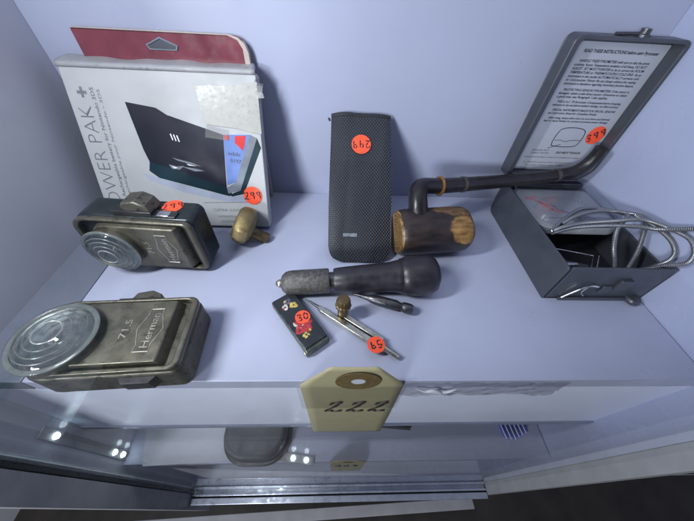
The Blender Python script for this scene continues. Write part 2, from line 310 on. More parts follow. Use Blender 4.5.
class MB:
    def __init__(s): s.v = []; s.f = []; s.m = []; s.uv = {}
    def add(s, vs, fs, mat=0, M=None, uvs=None):
        o = len(s.v)
        s.v += [tuple(M @ Vector(v)) if M is not None else tuple(v) for v in vs]
        for k, f in enumerate(fs):
            if uvs: s.uv[len(s.f)] = uvs[k]
            s.f.append(tuple(i+o for i in f)); s.m.append(mat)
        return s
    def prism(s, pts, z0, z1, mat=0, M=None, top=None):
        n = len(pts); tp = top or pts
        vs = [(x, y, z0) for x, y in pts]+[(x, y, z1) for x, y in tp]
        fs = [tuple(range(n-1, -1, -1)), tuple(range(n, 2*n))]+[(i, (i+1) % n, n+(i+1) % n, n+i) for i in range(n)]
        return s.add(vs, fs, mat, M)
    def box(s, x0, y0, z0, x1, y1, z1, mat=0, M=None):
        return s.prism([(x0, y0), (x1, y0), (x1, y1), (x0, y1)], z0, z1, mat, M)
    def poly(s, pts, z, mat=0, M=None):
        return s.add([(x, y, z) for x, y in pts], [tuple(range(len(pts)))], mat, M)
    def ring(s, outer, inner, z0, z1, mat=0, M=None):
        n = len(outer)
        vs = [(x, y, z0) for x, y in outer]+[(x, y, z1) for x, y in outer]+[(x, y, z0) for x, y in inner]+[(x, y, z1) for x, y in inner]
        fs = []
        for i in range(n):
            j = (i+1) % n
            fs += [(i, j, n+j, n+i), (2*n+j, 2*n+i, 3*n+i, 3*n+j), (n+i, n+j, 3*n+j, 3*n+i), (j, i, 2*n+i, 2*n+j)]
        return s.add(vs, fs, mat, M)
    def lathe(s, prof, segs=40, mat=0, M=None, flute=None, cap=True):
        """prof = [(radius, height along z)]"""
        vs = []; fs = []
        for (r, z) in prof:
            for k in range(segs):
                a = 2*PI*k/segs; rr = r*(flute(a, z) if flute else 1)
                vs.append((rr*math.cos(a), rr*math.sin(a), z))
        for i in range(len(prof)-1):
            for k in range(segs):
                j = (k+1) % segs
                fs.append((i*segs+k, i*segs+j, (i+1)*segs+j, (i+1)*segs+k))
        if cap and prof[0][0] > .01: fs.append(tuple(range(segs-1, -1, -1)))
        if cap and prof[-1][0] > .01: fs.append(tuple(range((len(prof)-1)*segs, len(prof)*segs)))
        return s.add(vs, fs, mat, M)
    def tube(s, path, r, segs=10, mat=0, M=None, flat=1.0):
        """swept circle; r a number or one per point; flat squashes the section along the path's own up axis"""
        P = [Vector(p) for p in path]; n = len(P)
        R = r if isinstance(r, (list, tuple)) else [r]*n
        vs = []; fs = []; uvs = []; L = [0]
        for i in range(1, n): L.append(L[-1]+(P[i]-P[i-1]).length)
        up = Vector((0, 0, 1)); t0 = (P[1]-P[0]).normalized()
        if abs(t0.dot(up)) > .95 and flat == 1: up = Vector((1, 0, 0))
        for i in range(n):
            t = (P[min(i+1, n-1)]-P[max(i-1, 0)]).normalized()
            if flat == 1:
                up = (up-t*up.dot(t)).normalized(); nn = up
            else:
                nn = Vector((0, 0, 1))
            bb = t.cross(nn).normalized()
            for k in range(segs):
                a = 2*PI*k/segs
                vs.append(P[i]+bb*(R[i]*math.cos(a))+nn*(R[i]*flat*math.sin(a)))
        for i in range(n-1):
            for k in range(segs):
                j = (k+1) % segs
                fs.append((i*segs+k, i*segs+j, (i+1)*segs+j, (i+1)*segs+k))
                uvs.append(((L[i], k/segs), (L[i], (k+1)/segs), (L[i+1], (k+1)/segs), (L[i+1], k/segs)))
        fs.append(tuple(range(segs-1, -1, -1))); uvs.append([(L[0], 0)]*segs)
        fs.append(tuple(range((n-1)*segs, n*segs))); uvs.append([(L[-1], 0)]*segs)
        return s.add(vs, fs, mat, M, uvs)
    def build(s, name, mats, parent=None, bevel=0, smooth=35, loc=None, segs=2):
        me = bpy.data.meshes.new(name)
        me.from_pydata([(x*MM, y*MM, z*MM) for x, y, z in s.v], [], s.f)
        if not isinstance(mats, (list, tuple)): mats = [mats]
        for m in mats: me.materials.append(m)
        me.polygons.foreach_set('material_index', s.m)
        if s.uv:
            ul = me.uv_layers.new(name='UVMap')
            for p in me.polygons:
                q = s.uv.get(p.index)
                if q:
                    for k, li in enumerate(p.loop_indices): ul.data[li].uv = q[k]
        bm = bmesh.new(); bm.from_mesh(me); bmesh.ops.recalc_face_normals(bm, faces=bm.faces); bm.to_mesh(me); bm.free()
        me.shade_smooth(); me.set_sharp_from_angle(angle=math.radians(smooth))
        o = bpy.data.objects.new(name, me); COL.objects.link(o)
        if parent: o.parent = parent
        if loc: o.location = Vector(loc)*MM
        if bevel:
            b = o.modifiers.new('bevel', 'BEVEL'); b.width = bevel*MM; b.segments = segs; b.limit_method = 'ANGLE'; b.angle_limit = math.radians(40)
        return o

def thing(name, label, cat, loc=(0, 0, 0), rot=(0, 0, 0), group=None):
    o = bpy.data.objects.new(name, None); COL.objects.link(o)
    o.location = Vector(loc)*MM; o.rotation_euler = rot; o.empty_display_size = .01
    return tag(o, label, cat, group)
def tag(o, label, cat, group=None):
    o['label'] = label; o['category'] = cat
    if group: o['group'] = group
    return o
def struct(o): o['kind'] = 'structure'; return o
def local(pts_world, ob):                                  # world millimetres -> a thing's own millimetres
    return pts_world

def text_mesh(mb, s, size, M, fit=None, mat=0, depth=0, shear=0, space=1.0, thin=0):
    """adds lettering to a mesh; M places it (x along the line, y up, z out); fit = the width in mm it must fill"""
    c = bpy.data.curves.new('t', 'FONT'); c.body = s; c.size = size; c.extrude = depth; c.shear = shear; c.space_character = space; c.resolution_u = 2; c.offset = thin*size
    o = bpy.data.objects.new('t', c); COL.objects.link(o)
    dg = bpy.context.evaluated_depsgraph_get(); dg.update()
    me = bpy.data.meshes.new_from_object(o.evaluated_get(dg))
    xs = [v.co.x for v in me.vertices]
    if xs:
        k = fit/(max(xs)-min(xs)) if fit else 1
        x0 = min(xs)
        vs = [((v.co.x-x0)*k, v.co.y, v.co.z) for v in me.vertices]
        mb.add(vs, [tuple(p.vertices) for p in me.polygons], mat, M)
    bpy.data.objects.remove(o); bpy.data.meshes.remove(me); bpy.data.curves.remove(c)
    return mb

STROKES = {  # handwritten figures in a 0..1 wide, 0..1.5 tall box
    '2': [[(.05, 1.2), (.3, 1.48), (.75, 1.35), (.72, .95), (.35, .4), (.02, .08), (.35, .15), (.95, .05)]],
    '9': [[(.8, 1.2), (.5, 1.45), (.15, 1.2), (.3, .85), (.65, .9), (.82, 1.25), (.78, .7), (.7, 0)]],
    '4': [[(.25, 1.45), (.1, .75), (.85, .75)], [(.75, 1.4), (.68, 0)]],
    '3': [[(.1, 1.3), (.5, 1.5), (.8, 1.2), (.4, .8), (.85, .5), (.6, .05), (.1, .15)]],
    '0': [[(.5, 1.48), (.12, 1.0), (.15, .3), (.5, .02), (.88, .5), (.85, 1.15), (.5, 1.48), (.42, 1.46)]],
    '5': [[(.85, 1.45), (.25, 1.42), (.18, .9), (.6, .95), (.85, .55), (.6, .08), (.1, .12)]],
    '6': [[(.7, 1.48), (.3, 1.0), (.15, .4), (.45, .03), (.8, .3), (.65, .7), (.2, .5)]],
    'Z': [[(.02, 1.05), (.3, 1.25), (.75, 1.32), (.62, 1.0), (.30, .5), (-.02, .08), (.3, .16), (.62, .02), (1.12, .16)]],
}
def scrawl(mb, s, h, x, y, z, ang=0, w=.62, pen=.45, mat=0, gap=.3, shear=.0, M=None):
    """handwritten figures h mm tall, centred on x, y and turned by ang"""
    k = h/1.5; total = len(s)*w*1.5*k+(len(s)-1)*gap*k
    px = -total/2
    T = Matrix.Translation((x, y, z)) @ Matrix.Rotation(ang, 4, 'Z')
    if M is not None: T = M @ T
    for ch in s:
        for st in STROKES[ch]:
            p = smooth_path([(px+(qx*w*1.5+shear*qy)*k, (qy-.75)*k, 0) for qx, qy in st], 6)
            mb.tube(p, [pen*(.75+.35*math.sin(i*.7)) for i in range(len(p))], 6, mat, T, .25)
        px += (w*1.5+gap)*k
    return mb
def sticker(parent, x, y, z, r, s, ang, M=None, h=None, pen=.45, label=None):
    """round price sticker lying at local x, y, z (M turns it off the xy plane) with its handwritten figures"""
    b = MB(); T = (M if M is not None else Matrix()) @ Matrix.Translation((x, y, z))
    b.prism(circle(0, 0, r, n=40), 0, .25, 0, T)
    o = b.build('price_sticker', STICK, parent)
    if label: o['label'] = label
    d = MB(); scrawl(d, s, h or r*.95, 0, 0, .33, ang, pen=pen, M=T); d.build('handwriting', INK, o)
    return o

# ------------------------------------------------------------------ the setting: the inside of a display case
XL, XR, D = -212.5, 239.5, 193.4
b = MB()
b.box(-177.3, 0, -12, 238.6, D, 0); struct(b.build('shelf', LAM, bevel=.5))
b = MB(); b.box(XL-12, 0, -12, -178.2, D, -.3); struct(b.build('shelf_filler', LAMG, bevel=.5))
b = MB(); b.box(XL-12, 0, -106, XR+12, 9, -12.2); b.box(-177, -.0, -12.2, 238, 9, -12.1)
b.box(XL-12, -1.2, -113, XR+12, 9.5, -106.2, 1)
struct(b.build('shelf_front', [FASC, LIP], bevel=.4))
b = MB(); b.box(-190, .5, -16, 250, D, -13); struct(b.build('shelf_underlay', DARKGAP))
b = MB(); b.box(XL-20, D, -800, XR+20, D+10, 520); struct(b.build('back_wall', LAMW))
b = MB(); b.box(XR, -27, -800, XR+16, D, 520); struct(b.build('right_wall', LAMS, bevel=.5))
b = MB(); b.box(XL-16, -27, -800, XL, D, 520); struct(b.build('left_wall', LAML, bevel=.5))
b = MB(); b.box(XL-16, -18.5, -197, XR-.9, D, -187); struct(b.build('lower_shelf', LAM, bevel=.5))
b = MB(); b.box(XL-16, -26, -470, XR+16, D, -381); struct(b.build('case_bottom', FASC, bevel=.6))
b = MB()
for i in range(-3, 9): b.box(-1500, -1200+i*150, -720, 1500, -1052.5+i*150, -700)
struct(b.build('floor', FLOORM, bevel=1))
b = MB(); b.box(-720, -1200, -700, -700, 160, 520); struct(b.build('haze_reflector', HAZEW))  # unseen pale surface, added to throw haze into the front glass
# front posts of the case
t = thing('case_post', 'pale grey case post at the right end of the door track', 'post', (XR, -35, -370))
b = MB(); b.box(-.6, -7, -100, 16, 7.6, 890); b.build('panel', STILE, t, .5)
t = thing('case_post', 'grey case post with a black seal at the left end of the door track', 'post', (-205, -40, -370))
b = MB(); b.box(-24, -12, -100, 0, 6, 890); b.build('panel', STILE, t, .5)
b = MB(); b.box(-6, 6.3, -10, .6, 11.5, 890); b.build('seal', SEAL, t, .4)
b = MB(); b.box(-6, 11.9, -10, .2, 14.2, 890); b.build('glass_edge', GLEDGE, t, .3)
# sliding door and its track
t = thing('sliding_glass_door', 'clear glass sliding door closing the front of the case', 'glass door', (15, -30, -372))
b = MB(); b.box(-214, -2, 0, 223, 2, 880); b.build('glass_pane', GLASS, t)
t = thing('door_track', 'silver aluminium door track with dirt in its groove along the case bottom', 'track', (15, -34, -380))
b = MB(); b.box(-219, 4.5, 0, 223, 7.5, 9); b.build('back_rail', ALU, t, .5)
b = MB(); b.box(-219, -3.2, 0, 223, -.5, 8); b.build('middle_rail', ALU, t, .5)
b = MB(); b.box(-219, -13, 0, 223, -5.2, 8); b.build('front_rail', ALU, t, .7)
b = MB(); b.box(-219, -5.1, 0, 223, -3.3, 5.5); b.box(-219, -.4, 0, 223, 4.4, 3.5, 1); b.build('groove', [DIRT, ALU], t)
b = MB(); b.box(-430, -6, -3, 226, 12, 3)
o = b.build('skirting_board', BOARDM, None, 1); o.location = Vector((60, -60, -560))*MM; o.rotation_euler = (0, 0, math.radians(2.0))
tag(o, 'pale plank lying below the case front over the dark floor', 'board')

# LED strip on the left wall, and an added row for LED reflections
def led_row(label, loc, rot, L, spots):
    t = thing('light_strip_or_reflection', label, 'light strip', loc, rot, 'LED light strips of the lower level')
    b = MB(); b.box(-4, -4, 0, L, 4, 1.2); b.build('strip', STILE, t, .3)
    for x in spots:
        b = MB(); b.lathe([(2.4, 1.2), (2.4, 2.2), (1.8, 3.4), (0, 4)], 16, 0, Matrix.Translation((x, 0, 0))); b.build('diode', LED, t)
led_row('lit LED strip fixed upright on the left wall below the shelf', (-212.2, -11, -75), Euler((0, PI/2, 0)).to_matrix().to_4x4().to_euler(), 112, (10, 88, 102))
led_row('added lit row standing in for LED reflections along the front edge of the lower shelf', (-84, -9, -186.8), (0, 0, math.radians(-8)), 66, (8, 26, 44, 58))  # added diodes glow where LEDs mirror in the glossy lower shelf

# ------------------------------------------------------------------ white cardboard box and red card behind it
AB = math.radians(90-21.9)
t = thing('cardboard_box', 'white cardboard box with a photo of a black folding case, leaning on the back wall', 'box', (-197, 133, 4.2), (AB, 0, 0))
W, H, TH = 138, 117, 11
b = MB()
b.prism(rrect(1.5, 0, W, H, (.6, .6, 3, 3)), -TH, 0, 0, None)
b.build('carton', [CARD], t, .7)
b = MB()   # worn flap along the top
prof = [(-2.2, .2), (-.6, .5), (.5, .3), (1.3, -1.2), (3.0, -4.5), (4.6, -8), (6.0, -11.2), (6.4, -12.4)]
vs = []; fs = []; nx = 46; random.seed(8)
for i in range(nx+1):
    u = i/nx; w_ = .7*math.sin(u*14)+.5*math.sin(u*31+1)
    inset = max(0, 1-min(u, 1-u)/.035)
    for (dy, dz) in prof:
        bk = max(0, -dz)/12.4
        vs.append((.4+u*(W-.6)+(1 if u < .5 else -1)*5*inset**2*bk**2-(4.0 if u < .5 else 0)*(1-u*2)*bk*(u < .5), H+dy+w_*bk*.9, dz+.15*w_*bk))
m_ = len(prof)
for i in range(nx):
    for j in range(m_-1): fs.append((i*m_+j, (i+1)*m_+j, (i+1)*m_+j+1, i*m_+j+1))
b.add(vs, fs); fl = b.build('top_flap', CARDF, t, smooth=60); so = fl.modifiers.new('solid', 'SOLIDIFY'); so.thickness = .4*MM; so.offset = -1
b = MB()
b.poly([(40.9, 94.6), (62, 91.5), (69, 87), (108.6, 74.7), (105.4, 33.9), (70, 46), (47.5, 53), (45.2, 62)], .12, 0)          # closed lid
b.poly([(47.5, 53), (70, 46), (105.4, 33.9), (110.5, 27.5), (106, 27.0), (80, 33.5), (52, 40.5), (45.5, 46)], .12, 1)          # front edge of the lower half
b.poly([(108.6, 74.7), (129.4, 75.3), (113.6, 38.6), (106.2, 36)], .12, 2)                                              # inner screen
b.poly([(129.4, 75.3), (134.5, 73.0), (116.5, 32), (106, 29), (105.4, 33.9), (113.6, 38.6)], .14, 3)
b.poly([(134.5, 73.0), (137, 66), (119, 29), (108, 26.5), (110, 29.5), (116.5, 32)], .12, 1)
b.poly([(117.5, 74), (126, 74.5), (124.5, 68), (122.3, 63.5), (119.5, 66.5), (117, 69)], .2, 4)
b.poly([(108.8, 74.3), (113.5, 74.5), (112.2, 70.5), (109, 71.5)], .2, 4)
for k in range(3): b.poly([(68.2+k*2.3, 74.0-k*.5), (69.1+k*2.3, 74.2-k*.5), (70.0+k*2.3, 69.6-k*.5), (69.2+k*2.3, 69.4-k*.5)], .2, 5)
for q_, m_ in (([(62, 51.5), (68, 50), (74, 50.5), (70, 47.5), (64, 48)], 3), ([(64, 50.2), (69, 49), (66, 48.4)], 5), ([(66, 56.6), (80, 53.4), (88, 50.4), (80, 52), (70, 54.4)], 3), ([(72, 50), (84, 48.5), (90, 47), (82, 46.5)], 3), ([(76, 52.4), (84, 50.6), (78, 51)], 5)): b.poly(q_, .2+.03*(m_ == 5), m_)  # pale slivers paint a glossy highlight onto the picture
b.poly([(40, 44), (52, 40), (80, 33), (106, 26.5), (119, 28), (128, 22), (104, 22), (70, 29), (44, 38)], .06, 6)
text_mesh(b, '0197', 4.2, Matrix.Translation((111.5, 54.5, .25)) @ Matrix.Rotation(-.12, 4, 'Z'), 8.5, 7)
text_mesh(b, 'eslide', 4.0, Matrix.Translation((110.5, 60, .25)) @ Matrix.Rotation(-.10, 4, 'Z'), 9.5, 7)
b.build('printed_picture', [PRBLK, PRTEAL, PRBLUE, PRGREY, PRRED, PRWHT, PRSHAD, INK], t)
b = MB()   # big lettering running up the left edge
R90 = Matrix.Rotation(PI/2, 4, 'Z')
text_mesh(b, 'POWER PAK', 14.5, Matrix.Translation((15.6, 11, .12)) @ R90, 80, thin=-.018)
b.build('lettering', GREYINK, t)
b = MB(); b.poly([(9, 98.6), (11.4, 98.6), (11.4, 96.3), (13.2, 96.3), (13.2, 98.6), (15.6, 98.6), (15.6, 100.6), (13.2, 100.6), (13.2, 103.2), (11.4, 103.2), (11.4, 100.6), (9, 100.6)], .14)
b.build('plus_mark', GREYINK, t)
b = MB()
text_mesh(b, 'Camera Rechargeable battery for Nintendo 3DS', 3.7, Matrix.Translation((20.8, 8, .12)) @ R90, 95, thin=.012)
text_mesh(b, 'Batterie rechargeable pour Nintendo - 3DS', 3.0, Matrix.Translation((25.0, 6, .12)) @ R90, 96)
b.build('small_lettering', GREYINK, t)
b = MB(); b.poly([(84, 21), (124, 22.3), (124, 21.9), (84, 20.6)], .14)
text_mesh(b, 'CLATINA, SUYOUMANO', 3.3, Matrix.Translation((91, 13.6, .14)), 33)
text_mesh(b, 'LAMANTE AYUDA', 2.6, Matrix.Translation((94, 8.2, .14)), 24)
text_mesh(b, 'AUTORISE', 2.4, Matrix.Translation((96, 3.6, .14)), 16)
b.build('bottom_print', GREYINK, t)
b = MB()
b.prism([(94, 106), (104, 107.5), (118, 107), (135, 110), (138.6, 110.5), (138.6, 76), (131, 77), (120, 79.5), (108, 80.5), (97, 81.5), (95, 93)], .62, .9)
b.build('parcel_tape', TAPEY, t)
b = MB(); random.seed(3)
for k in range(7):
    y0 = 96+k*2; b.add([(136, y0, .7), (141+random.random()*2.5, y0+random.uniform(-2, 3), random.uniform(-1, 3)), (142+random.random()*2, y0+3+random.uniform(-1, 2), random.uniform(-3, 2)), (137, y0+4, .7)], [(0, 1, 2, 3)])
b.build('torn_tape', TAPE3, t, smooth=10)
b = MB(); b.poly([(95, 72.5), (112, 70.5), (113.5, 78), (97, 81)], .95); b.build('clear_label', TAPE3, t)
sticker(t, 126.3, 28, .3, 7.6, '299', .08, h=6.2, pen=.52)
# red hang card
t = thing('blister_card', 'red hang card with a diamond hook hole behind the white box', 'packaging', (-124, 187.4, .2), (PI/2-.015, 0, 0))
b = MB(); out = rrect(-58, 0, 58, 130.5, (1, 1, 7, 1)); n = len(out)
b.prism(out, -1.2, 1.2); b.build('card', REDC, t, .3)
b = MB(); b.prism([(56.5, 0), (59, 0), (60, 121), (58, 126.5), (54, 129.6), (48, 131.0), (-57, 131.0), (-57, 130.5), (47, 130.4), (53.5, 128), (56.2, 123)], -1.9, 2.4); b.build('plastic_rim', BEIGE, t, .6)
b = MB(); ho = [(-11, 123.2), (-7.5, 124.6), (0, 127.8), (7.5, 124.6), (11, 123.2), (9.4, 120.2), (-9.4, 120.2)]
hi = [(-9.8, 122.9), (-7, 123.9), (0, 126.8), (7, 123.9), (9.8, 122.9), (8.6, 120.9), (-8.6, 120.9)]
b.ring(ho, hi, 1.3, 1.9); b.prism(hi, 1.25, 1.4, 1); b.build('hook_hole', [PRGREY, LEATHER], t)

# ------------------------------------------------------------------ two old pocket lamps
def pocket_lamp(label, loc, rot, lens_c, badge, lens_r, shell):
    t = thing('pocket_lamp', label, 'flashlight', loc, rot, 'old tin pocket lamps')
    out = rrect(-44, -23, 38, 23, (13, 5.5, 5.5, 11))
    b = MB(); b.prism(out, 0, 20.5); b.build('body', shell, t, 2.6, segs=4)
    inn = rrect(-40, -20.4, 33.5, 20.4, (11, 3.5, 3.5, 9)); ou2 = rrect(-43.6, -22.6, 37.6, 22.6, (13, 5.3, 5.3, 11))
    b = MB(); b.ring(ou2, inn, 20.4, 24.4); b.build('rim', LAMP, t, 1.1, segs=3)
    b = MB(); lo = rrect(-32, -19.6, 29.2, 19.6, (14, 1.5, 1.5, 12)); hi = rrect(-31, -18.6, 26.2, 18.6, (13, 1, 1, 11))
    b.prism(lo, 20.4, 26.4, 0, None, hi); fp = b.build('face_plate', LAMP, t, .6)
    # embossed badge and number, reading from the foot edge upwards
    R = Matrix.Rotation(PI/2, 4, 'Z'); e = MB()
    bx = badge
    text_mesh(e, 'Herman', 6.0, Matrix.Translation((bx+2.2, -11, 26.35)) @ R, 21, 0, .18, 0, 1.0)
    hexa = [(bx-4.6, -13.2), (bx+3.4, -13.2), (bx+3.4, -9), (bx+6.6, 0), (bx+3.4, 9.5), (bx+3.4, 13), (bx-4.0, 13), (bx-4.0, 9.5), (bx-7.0, 0), (bx-4.0, -9.5)]
    cl = [(x, y, 26.4) for x, y in hexa]+[(hexa[0][0], hexa[0][1], 26.4)]
    e.tube(cl, .32, 6); e.build('embossed_badge', EMB, fp)
    e = MB(); text_mesh(e, '71.5', 5.2, Matrix.Translation((bx-11.5, -5, 26.35)) @ R, 11.5, 0, .16); e.build('embossed_number', EMB, fp)
    # lamp head
    M = Matrix.Translation((lens_c[0], lens_c[1], 0)); k = lens_r/18
    b = MB(); b.lathe([(16.6*k, 20), (17.0*k, 26), (17.6*k, 28.4), (17.4*k, 29.6), (16.4*k, 30.2), (16.0*k, 28)], 56, 0, M, None, False)
    head = b.build('bezel', LAMP, t)
    b = MB(); b.lathe([(16.6*k, 30.6), (14*k, 29.6), (10*k, 28.6), (5*k, 28.0), (2.4*k, 27.9), (1.8*k, 29.4), (0, 30.2)], 48, 0, M, None, False); b.build('reflector', REFL, head, smooth=20)
    b = MB(); pr = [(18.6*k, 30.2), (19.0*k, 30.9), (18.7*k, 31.9), (17.6*k, 32.2)]
    for r, z in ((16.9, 31.6), (16.2, 32.6), (15.2, 33.6), (14.6, 32.9), (13.4, 33.9), (12.6, 34.6), (11.8, 33.9), (10.4, 34.9), (9.6, 35.5), (8.9, 34.8), (7.2, 35.7), (6.3, 36.1), (5.7, 35.5), (3.2, 36.2), (0, 36.4)): pr.append((r*k, z))
    b.lathe(pr, 64, 0, M, None, False); b.build('lens', LENS, head, smooth=60)
    b = MB(); b.lathe([(16.4*k, 30.2), (18.7*k, 30.3), (18.9*k, 31.0), (18.4*k, 31.5), (16.6*k, 31.3), (16.4*k, 30.2)], 64, 0, M, None, False)
    for rr, zz in ((14.9, 33.3), (12.4, 34.35), (9.4, 35.3), (6.0, 35.95)): b.lathe([((rr-.32)*k, zz), (rr*k, zz+.42), ((rr+.34)*k, zz), (rr*k, zz-.3), ((rr-.32)*k, zz)], 64, 0, M, None, False); b.build('lens_rim_glints', RIMG, head, smooth=60)  # pale rings above the rim stand in for highlights on the glass ridges
    # switch on the long side
    b = MB(); b.box(-14, 22.6, 13, 12, 26.6, 19.6); b.box(12, 22.6, 13.5, 27, 24.2, 19.6); b.box(-18, 22.6, 12.5, 26, 24.0, 17); b.build('switch_track', LAMPD, t, .4)
    b = MB(); b.prism([(-9, 24.4), (12, 24.4), (9, 30.5), (3, 33.4), (-6, 31.8)], 5, 18.2); b.build('switch_knob', LAMPS, t, .8)
    b = MB(); b.box(14.5, 24.2, 13.9, 22.5, 24.6, 19.2); b.build('contact_plate', STEEL, t, .2)
    b = MB(); b.prism([(8, -26.4), (22, -26.4), (25, -22.8), (5, -22.8)], 9, 17.5); b.build('foot_clip', LAMPD, t, .4)
    return t
t = pocket_lamp('worn tin pocket lamp lying face up at the shelf edge, no sticker', (-119.5, 18.5, 0.1), (0, 0, math.radians(3.5)), (-26.5, -4.5), 17.5, 19.4, LAMPS)
t = pocket_lamp('worn tin pocket lamp standing on edge with a red price sticker on top', (-131.5, 108.5, 26.4), (PI/2, 0, math.radians(-3.5)), (-21, -.5), 15.5, 17.4, BACKT)
sticker(t, 0, 0, 0, 6.8, '299', .42, Matrix.Translation((19.5, 23.1, 6.7)) @ Matrix.Rotation(-PI/2, 4, 'X'), h=6, pen=.5)

# ------------------------------------------------------------------ brass knob with its stub
t = thing('brass_knob', 'worn brass knob with a short stub beside the white box', 'knob', (-76, 121, 16.2), (0, math.radians(25), math.radians(-4)))
RY = Matrix.Rotation(PI/2, 4, 'Y')
b = MB(); b.lathe([(4, -7), (13.5, -7), (16.3, -5.0), (17.4, -1.5), (17.4, 2), (16.0, 5), (11, 7.5), (6, 8.5), (5, 8.5)], 9, 0, RY @ Matrix.Scale(.86, 4, (1, 0, 0)))
b.build('wheel', BRASS, t, 1.2)
b = MB(); b.lathe([(6.2, 7), (5.2, 9), (4.6, 10), (4.6, 21), (4.1, 22.2), (0, 22.2)], 24, 0, Matrix.Translation((0, 0, -5)) @ RY); b.build('stub', BRASSD, t)

# ------------------------------------------------------------------ black woven sleeve
AS = math.radians(40)
t = thing('woven_sleeve', 'black woven fabric sleeve leaning on the back wall with sticker 249', 'sleeve', (20.3, 96, 4), (AS, 0, 0))
b = MB(); NX, NY = 26, 48; vs = []; fs = []
def sleeve_pt(u, v, side):
    y = v*124-2.6
    hw = 25.6+.5*math.sin(v*5)
    if v < .1: hw = 25.6-10*(1-math.sqrt(max(0, 1-((.1-v)/.1)**2)))
    x = u*hw
    th = (1-abs(u)**4)*(3.0*min(1, (v+.02)*8))*(1-.45*v)
    wr = .7*math.sin(v*9+u*2.2)+.5*math.sin(u*5+v*4)+.5*math.sin(v*17-u*6)*v+.6*math.exp(-((u-.35-.5*v)/.12)**2)-.5*math.exp(-((u+.55-.3*v)/.1)**2)
    return (x, y, side*th+wr*(.6 if side > 0 else .2)+(.8*math.cos(u*1.6) if v > .97 else 0))
for side in (1, -1):
    o = len(vs)
    for j in range(NY+1):
        for i in range(NX+1): vs.append(sleeve_pt(-1+2*i/NX, j/NY, side))
    for j in range(NY):
        for i in range(NX):
            q = (o+j*(NX+1)+i, o+j*(NX+1)+i+1, o+(j+1)*(NX+1)+i+1, o+(j+1)*(NX+1)+i)
            fs.append(q if side > 0 else q[::-1])
b.add(vs, fs); b.build('fabric', WEAVE, t, smooth=80)
b = MB(); b.tube(smooth_path([sleeve_pt(-1+2*i/10, .985, 1) for i in range(11)], 3), 1.25, 8, 0, None, .6); b.tube([(-26.2, 115, .4), (-27.2, 117, .4)], .9, 8); b.build('top_hem', mat('black_binding', (.012, .013, .018), .6, 0, .3, 400, .3, 1500), t)
b = MB(); b.prism(rrect(-14, 17.6, -2.5, 20.4, .4), 3.3, 3.9); b.build('metal_tag', mat('tag_grey', (.26, .28, .32), .35, .5, .2, 300), t)
sticker(t, 0, 94.5, 2.9, 8.0, '249', PI+.06, h=6.3, pen=.52)

# ------------------------------------------------------------------ tobacco pipe
A0, A1 = Vector((53.5, 111.5, 19.2)), Vector((109.5, 118.0, 18.2))
ax = (A1-A0).normalized(); Lb = (A1-A0).length
rotz = math.atan2(ax.y, ax.x)
t = thing('tobacco_pipe', 'dark tobacco pipe with a bark covered bowl and long black stem', 'pipe', A0, (0, 0, rotz))
b = MB(); RX = Matrix.Rotation(PI/2, 4, 'Y')
rnd = lambda a, z: 1+.035*math.sin(3*a+.8)+.02*math.sin(5*a)
b.lathe([(16.6, -3), (18.4, -.5), (18.9, 4), (19.0, 20), (19.2, 38), (19.0, Lb-8), (18.2, Lb-3.2), (16.4, Lb-.6), (13.5, Lb)], 48, 0, RX @ Matrix.Shear('XZ', 4, (0, 0)), rnd)
bowl = b.build('bowl', BARK, t, smooth=50)
b = MB(); b.lathe([(0, 0), (8, 0), (15.8, .4), (16.8, 0)], 48, 0, Matrix.Translation((-3.6, 0, 0)) @ RX, rnd)
b.lathe([(16.7, -.2), (17.7, 1.6), (16.0, 2)], 48, 0, Matrix.Translation((-3.6, 0, 0)) @ RX, rnd); b.build('cut_face', WOODF, bowl, smooth=50)
b = MB()
inv = (Matrix.Translation(A0) @ Matrix.Rotation(rotz, 4, 'Z')).inverted()
sp_ = smooth_path([inv @ Vector(p) for p in ((67, 117, 30), (66.2, 123, 38), (66.2, 131, 44), (69, 137.5, 46), (75, 141, 45.5), (88, 144.8, 43.6), (115, 151, 42.4), (146, 157.6, 41.8), (180, 162.4, 43.4), (202, 164.6, 46.0), (214, 165.0, 49.6), (220.5, 165.2, 56.0), (223.2, 165.2, 64.5), (223.4, 165.0, 71.5))], 8)
n = len(sp_)
b.tube(sp_, [8.0-2.7*min(1, i/n*1.5) for i in range(n)], 20); b.build('stem', STEM, t, smooth=60)
b = MB(); p0 = inv @ Vector((86, 144.2, 43.8)); p1 = inv @ Vector((88.3, 144.9, 43.55))
b.tube([p0, p0.lerp(p1, .5), p1], [7.6, 8.3, 7.6], 24); b.build('collar_ring', RINGM, t)
BAND = mat('worn_band', (.045, .038, .036), .5, 0, .3, 300)
for q0, q1, rr in (((108, 149.2, 42.8), (110.5, 149.8, 42.7), 6.75), ((198, 164.3, 45.2), (201, 164.6, 45.8), 5.9)):
    b = MB(); b.tube([inv @ Vector(q0), inv @ Vector(q1)], rr, 24); b.build('stem_joint', BAND, t)

